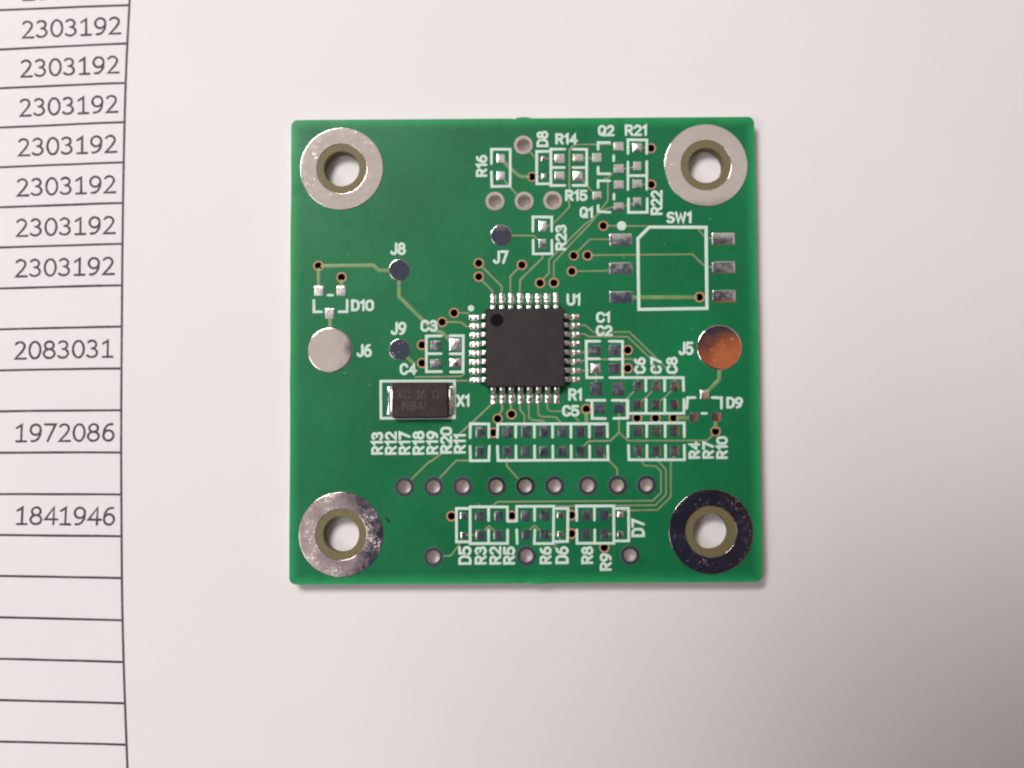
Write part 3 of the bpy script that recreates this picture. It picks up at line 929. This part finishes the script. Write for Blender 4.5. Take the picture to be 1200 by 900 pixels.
# ------------------------------------------------------------------ the crystal
xt = bpy.data.objects.new('crystal_oscillator', None)
SC.collection.objects.link(xt)
xt.parent = board
xt.empty_display_size = 0.3
xc = P(492.4, 469.0, ZT + 0.09)
xt.location = (xc.x, xc.y, ZT)
mk('body', rbox(-0.247, 0.247, -0.157, 0.157, 0.006, 0.098, 0.007, 0.016, 0.005), 'crystal_case', xt, smooth=False)
for sx, nm in ((-1, 1), (1, 2)):
    gs = [rbox(sx * 0.256 - 0.026, sx * 0.256 + 0.026, -0.118, 0.118, 0.0, 0.050, 0.012, 0.010, 0.004)]
    g = pad_geo(sx * 0.273, 0, 0.064, 0.266, 0.022, 77 + sx, 0.006, 0.0)
    o = mk('terminal', join(gs + [g]), 'solder', xt)
for s, x, y, ln in (('XC 16 0', -0.205, 0.010, 0.37), ('M84I', -0.160, -0.090, 0.215)):
    mk('marking', text_geo(s, Vector((x, y, 0.098)), Vector((1, 0, 0)), Vector((0, 1, 0)), ln, 0.082, 0.013, 0.0005, GL, None, 0.12), 'laser_marking', xt)

# a crumb of flux on the lacquer by the lower left ring
mk('flux_speck', sweep([P(452.5, 606.5, ZT), P(454, 608.5, ZT), P(455.5, 610.8, ZT)], 2.2 * PX, 0.008, 0.3), 'flux_residue', board)

# ------------------------------------------------------------------ the phone that took the picture, and the hand holding it
phone = bpy.data.objects.new('smartphone', None)
SC.collection.objects.link(phone)
phone.empty_display_size = 2
tag(phone, 'dark slate smartphone held above the board, mirrored in its tinned pads', 'phone')
PZ = 10.95
mk('case', rbox(-3.05, 4.45, -11.6, 3.40, PZ, PZ + 0.85, 0.14, 0.75, 0.0, 8), 'phone_case', phone)
mk('camera_bump', lathe([(0.62, 0.3), (0.62, 0.03), (0.56, -0.02), (0.26, -0.02), (0.22, 0.04), (0.0005, 0.05)], CAM_LOC.x, CAM_LOC.y, PZ - 0.22, 40), 'phone_lens', phone)


def hand():
    # joints: (x, y, z, radius, parent)
    J = [(7.7, -6.4, 9.6, 1.7, None), (7.2, -6.4, 6.8, 1.6, 0), (7.2, -6.6, 4.2, 1.75, 1), (16.0, -18.0, 3.2, 3.0, 2),
         (7.5, -4.2, 11.0, 1.35, 0), (7.2, -1.9, 11.4, 0.95, 4), (6.6, 0.4, 11.0, 0.74, 5), (4.9, 0.55, 10.3, 0.70, 6), (3.0, 0.50, 10.3, 0.63, 7),
         (7.0, -3.4, 11.0, 0.95, 4), (6.4, -1.4, 10.8, 0.76, 9), (4.9, -0.85, 10.3, 0.68, 10), (3.3, -0.82, 10.3, 0.60, 11),
         (7.2, -5.2, 10.8, 0.95, 0), (6.5, -3.6, 10.7, 0.74, 13), (5.7, -2.9, 10.4, 0.66, 14), (5.2, -2.7, 10.35, 0.56, 15),
         (7.2, -7.0, 10.7, 0.9, 0), (6.5, -5.6, 10.6, 0.66, 17), (5.8, -4.9, 10.4, 0.58, 18), (5.3, -4.8, 10.35, 0.48, 19),
         (7.2, -6.4, 12.2, 1.0, 0), (5.4, -4.6, 12.9, 0.85, 21), (3.9, -3.2, 12.6, 0.72, 22)]
    me = bpy.data.meshes.new('hand')
    me.from_pydata([j[:3] for j in J], [(i, j[4]) for i, j in enumerate(J) if j[4] is not None], [])
    o = link('person_hand', me)
    sk = o.modifiers.new('skin', 'SKIN')
    sk.use_smooth_shade = True
    for i, sv in enumerate(me.skin_vertices[0].data):
        r = J[i][3]
        sv.radius = (r, r)
        sv.use_root = (i == 0)
    ss = o.modifiers.new('subdivision', 'SUBSURF')
    ss.levels = ss.render_levels = 2
    me.materials.append(MATS['skin'])
    dg = bpy.context.evaluated_depsgraph_get()
    m2 = bpy.data.meshes.new_from_object(o.evaluated_get(dg))
    m2.name = 'hand_skin'
    o.modifiers.clear()
    o.data = m2
    if not m2.materials:
        m2.materials.append(MATS['skin'])
    m2.polygons.foreach_set('use_smooth', [True] * len(m2.polygons))
    tag(o, 'bare hand gripping the dark phone from its right side', 'hand')


hand()
